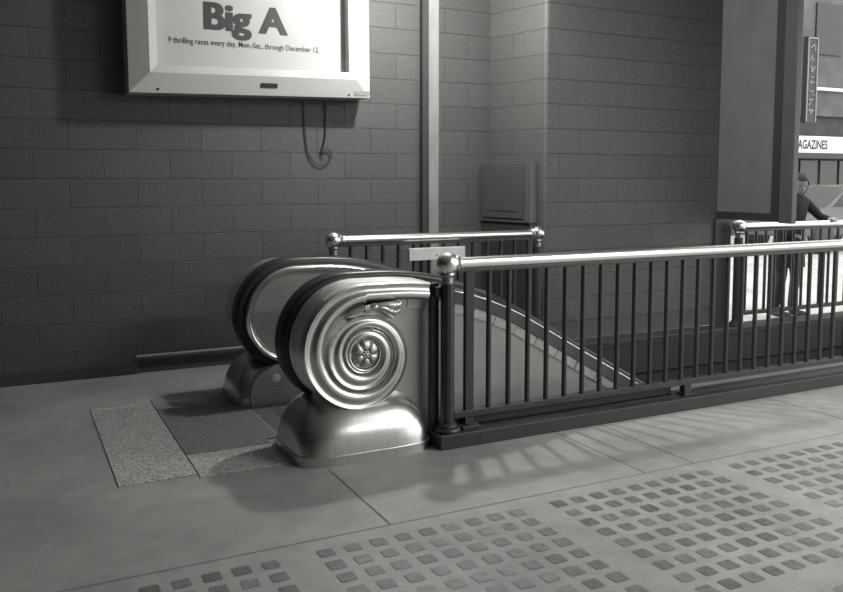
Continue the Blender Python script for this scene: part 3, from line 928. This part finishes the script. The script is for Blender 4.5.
# head with face
bm = bmesh.new()
bmesh.ops.create_uvsphere(bm, u_segments=32, v_segments=24, radius=1.0)
for v in bm.verts:
    x, y, z = v.co
    w_ = 1-.22*max(0, -z)**1.3
    nx, ny, nz = x*.074*w_, y*.094, z*.112
    if y < -.3:
        ny += .010*(-y-.3)*(1 if z < .3 else 0)
        g = math.exp(-(x/.16)**2-((z+.12)/.22)**2); ny -= .020*g                     # nose
        for sx in (-1, 1):
            ny += .009*math.exp(-((x-sx*.36)/.17)**2-((z-.08)/.12)**2)             # eye sockets
        ny -= .006*math.exp(-(x/.33)**2-((z+.50)/.09)**2)                            # lips
        ny -= .006*math.exp(-(x/.3)**2-((z+.85)/.2)**2)
    v.co = Vector((nx, ny, nz))
HM = Matrix.Translation((0, -.055, 1.445)) @ Matrix.Rotation(math.radians(12), 4, 'X') @ Matrix.Rotation(math.radians(-25), 4, 'Z')
for sx in (-1, 1):
    r = bmesh.ops.create_uvsphere(bm, u_segments=10, v_segments=8, radius=.016)
    for v in r['verts']: v.co = Vector((sx*.074+v.co.x*.5, .005+v.co.y*.8, -.005+v.co.z*1.3))
for v in bm.verts: v.co = HM @ v.co
hd = link('head', bm, m_skin_dim, ps, smooth=80)
for sx in (-1, 1):
    bm = bmesh.new()
    r = bmesh.ops.create_uvsphere(bm, u_segments=8, v_segments=6, radius=.008)
    for v in r['verts']: v.co = HM @ (v.co + Vector((sx*.027, -.082, .010)))
    link('eye', bm, m_hair, hd, smooth=80)
bm = bmesh.new()
bmesh.ops.create_uvsphere(bm, u_segments=28, v_segments=20, radius=1.0)
for v in list(bm.verts):
    x, y, z = v.co
    if z < -.85 or (y < -.40 and z < .42): bm.verts.remove(v); continue
    k_ = 1+.05*math.sin(9*x+7*y)*math.sin(8*z)
    v.co = HM @ Vector((x*.090*k_, y*.108*k_+.006, z*.124*k_+.006))
link('hair', bm, m_hair, hd, smooth=80)
# hand resting on the rail: palm and five fingers curled over it
HB = Vector((.165, -.345, 1.085))
def hv(a, b, c): return (HB.x+a, HB.y+b, HB.z+c)
jn = [(hv(.03, .055, 0), .026), (hv(0, .02, .008), (.036, .016)), (hv(-.012, -.005, .012), (.038, .013))]
eg = [(0, 1), (1, 2)]
for i, (ox, L_) in enumerate(((-.036, .85), (-.014, 1.0), (.008, .95), (.028, .75))):
    b0 = len(jn)
    jn += [(hv(ox-.008, -.022, .012), .0095), (hv(ox-.012, -.022-.026*L_, .004), .009), (hv(ox-.014, -.026-.034*L_, -.022), .0075)]
    eg += [(2, b0), (b0, b0+1), (b0+1, b0+2)]
b0 = len(jn)
jn += [(hv(-.036, .015, .002), .011), (hv(-.055, -.004, -.006), .010), (hv(-.062, -.022, -.016), .008)]
eg += [(1, b0), (b0, b0+1), (b0+1, b0+2)]
skin_body('hand', jn, eg, m_hand_lit, ps, sub=1)
HB = Vector((-.15, -.20, .905))
jn2 = [(hv(-.02, .045, .015), .026), (hv(0, .01, .0), (.030, .016)), (hv(.008, -.015, -.006), (.034, .013))]
eg2 = [(0, 1), (1, 2)]
for ox in (-.027, -.009, .009, .027):
    b0 = len(jn2); jn2 += [(hv(ox, -.034, -.010), .0095), (hv(ox, -.056, -.022), .009), (hv(ox, -.064, -.044), .0075)]; eg2 += [(2, b0), (b0, b0+1), (b0+1, b0+2)]
b0 = len(jn2); jn2 += [(hv(.034, .0, -.002), .011), (hv(.048, -.02, -.008), .009), (hv(.046, -.038, -.018), .008)]; eg2 += [(1, b0), (b0, b0+1), (b0+1, b0+2)]
skin_body('hand', jn2, eg2, m_skin_dim, ps, sub=1)
for sx, yy in ((.11, -.03), (-.115, .01)):
    bm = bmesh.new()
    tube(bm, [(sx, yy+.12, .045), (sx, yy+.04, .05), (sx, yy-.06, .04), (sx, yy-.12, .03)], [.035, .045, .045, .025], 12, squash=.85)
    link('shoe', bm, m_hair, ps, smooth=60)

# ------------------------------------------------------------------ street: shop fronts, sign, parked car
t = thing('shop_building', 'dark shop building across the street with white sign band', 'building')
YS = 16.0
link('facade', bx(9, 48, YS+.3, YS+4, 0, 14), m_fac, t)
link('upper_storey', bx(12, 40, YS+.15, YS+.3, 3.3, 12), m_fac2, t)
sb = link('sign_band', bx(18.2, 23.2, YS, YS+.12, 2.25, 2.72, bev=.01), m_sign, t)
lettering('MAGAZINES', 19.42, 20.80, 2.37, YS-.004, .03, sb, m_ink, 'lettering', height=.25)
link('canopy', bx(18.2, 23.2, YS-.1, YS+.3, 2.10, 2.25), m_frame, t)
link('ledge', bx(20.15, 24, YS+.02, YS+.2, 4.02-.02, 4.10-.02), m_sign, t)
for i in range(6):
    x = 18.4+i*.82
    f = link('shop_window', bx(x, x+.70, YS+.25, YS+.32, .5, 2.05), m_glass, t)
    link('window_goods', bx(x+.1, x+.6, YS+.2, YS+.25, .55, 1.0+.12*(i % 3)), mat('goods', .35+.08*(i % 3), .6), f)
for i in range(5):
    for k in range(3):
        x = 15.5+i*2.4
        f = link('upper_window', bx(x, x+1.1, YS+.10, YS+.16, 5.0+k*2.3, 6.4+k*2.3), m_glass, t)
# vertical blade sign with pale tube strokes
t = thing('blade_sign', 'tall narrow vertical sign with pale strokes on the dark building', 'sign')
link('panel', bx(19.42, 19.82, YS-.35, YS-.2, 3.05, 5.35), m_frame, t)
bm = bmesh.new()
for x in (19.44, 19.80): box(bm, x-.012, x+.012, YS-.375, YS-.35, 3.08, 5.32)
box(bm, 19.44, 19.80, YS-.375, YS-.35, 5.29, 5.32)
rn = random.Random(5)
for i in range(7):
    z = 5.05-i*.29
    for k in range(3):
        a = (19.52+rn.random()*.2, YS-.36, z+rn.uniform(-.1, .1)); b = (19.52+rn.random()*.2, YS-.36, z+rn.uniform(-.1, .1))
        if (Vector(a)-Vector(b)).length > .03: tube(bm, [a, b], .014, 6)
link('sign_strokes', bm, m_pale, t)
# parked car
t = thing('car', 'pale parked car across the street, partly behind the person', 'car')
prof = [(-2.1, .35), (-2.15, .7), (-1.9, .85), (-1.2, .92), (-.7, 1.36), (.6, 1.40), (1.25, .98), (1.95, .92), (2.15, .7), (2.1, .35)]
bm = bmesh.new()
f0 = [bm.verts.new((x, -.8, z)) for x, z in prof]; f1 = [bm.verts.new((x, .8, z)) for x, z in prof]
n = len(prof); bm.faces.new(f0); bm.faces.new(f1)
for i in range(n): bm.faces.new((f0[i], f0[(i+1) % n], f1[(i+1) % n], f1[i]))
bmesh.ops.bevel(bm, geom=bm.edges[:], offset=.06, segments=3, affect='EDGES', profile=.5)
link('body', bm, m_car, t, smooth=40)
for y in (-.81, .79):
    q = [(-1.05, .95), (-.62, 1.30), (-.05, 1.32), (-.05, .95)]; q2 = [(.03, .95), (.03, 1.32), (.55, 1.33), (1.05, .98)]
    for p in (q, q2):
        bm = bmesh.new()
        a = [bm.verts.new((x, y, z)) for x, z in p]; b = [bm.verts.new((x, y+.02, z)) for x, z in p]
        bm.faces.new(a); bm.faces.new(b)
        for i in range(4): bm.faces.new((a[i], a[(i+1) % 4], b[(i+1) % 4], b[i]))
        link('window', bm, m_glass, t)
for x in (-1.35, 1.35):
    for y in (-.75, .75):
        bm = bmesh.new(); lathe(bm, [(.20, -.10), (.31, -.09), (.33, -.05), (.33, .05), (.31, .09), (.20, .10)], (x, y, .33), 24, 'Y')
        link('wheel', bm, m_rubber, t, smooth=40)
t.location = (16.1, 12.3, 0); t.rotation_euler = (0, 0, math.radians(4))

# ------------------------------------------------------------------ lamps
def area(name, loc, sx, sy, power, rot=(0, 0, 0)):
    l = bpy.data.lights.new(name, 'AREA'); l.shape = 'RECTANGLE'; l.size = sx; l.size_y = sy; l.energy = power
    l.color = (1, 1, .98)
    o = bpy.data.objects.new(name, l); C.objects.link(o); o.location = loc; o.rotation_euler = rot; return o
def fixture(x, y, sx, sy, power, label):  # unseen ceiling strips, added to light the hall
    t = thing('added_ceiling_light', label, 'added light')
    link('added_housing', bx(x-sx/2-.03, x+sx/2+.03, y-sy/2-.03, y+sy/2+.03, 3.52, 3.60, bev=.01), m_white, t)
    a = area('added_fill_light', (x, y, 3.51), sx, sy, power); a.parent = t
fixture(5.4, 1.4, 2.4, .25, 170, 'long unseen strip light added on the ceiling in front of the railing')
fixture(5.2, -1.8, 2.4, .25, 150, 'long unseen strip light added on the ceiling behind the camera, right')
# globe lamp over the well
t = thing('pendant_lamp', 'small pendant lamp hanging over the escalator well', 'lamp')
bm = bmesh.new(); tube(bm, [(2.98, 5.42, 3.6), (2.98, 5.42, 3.38)], .01, 8)
link('stem', bm, m_black, t)
bm = bmesh.new(); lathe(bm, [(.03, .06), (.12, .02), (.16, -.01)], (2.98, 5.42, 3.36), 24); link('shade', bm, m_white, t, smooth=40)
l = bpy.data.lights.new('bulb', 'POINT'); l.energy = 170; l.shadow_soft_size = .075; l.color = (1, 1, .98)
lo = bpy.data.objects.new('bulb', l); C.objects.link(lo); lo.location = (2.98, 5.42, 3.24); lo.parent = t

# daylight
wd = bpy.data.worlds.new('sky'); S.world = wd; wd.use_nodes = True
bg = wd.node_tree.nodes['Background']; bg.inputs['Color'].default_value = (1, 1, .985, 1); bg.inputs['Strength'].default_value = 2.2

# ------------------------------------------------------------------ output look
S.view_settings.view_transform = 'Standard'; S.view_settings.look = 'None'
S.view_settings.exposure = 0.14; S.view_settings.gamma = 1.0; S.view_settings.use_curve_mapping = False
S.cycles.use_denoising = True
S.cycles.max_bounces = 8; S.cycles.diffuse_bounces = 4; S.cycles.glossy_bounces = 5
S.cycles.sample_clamp_indirect = 4.0
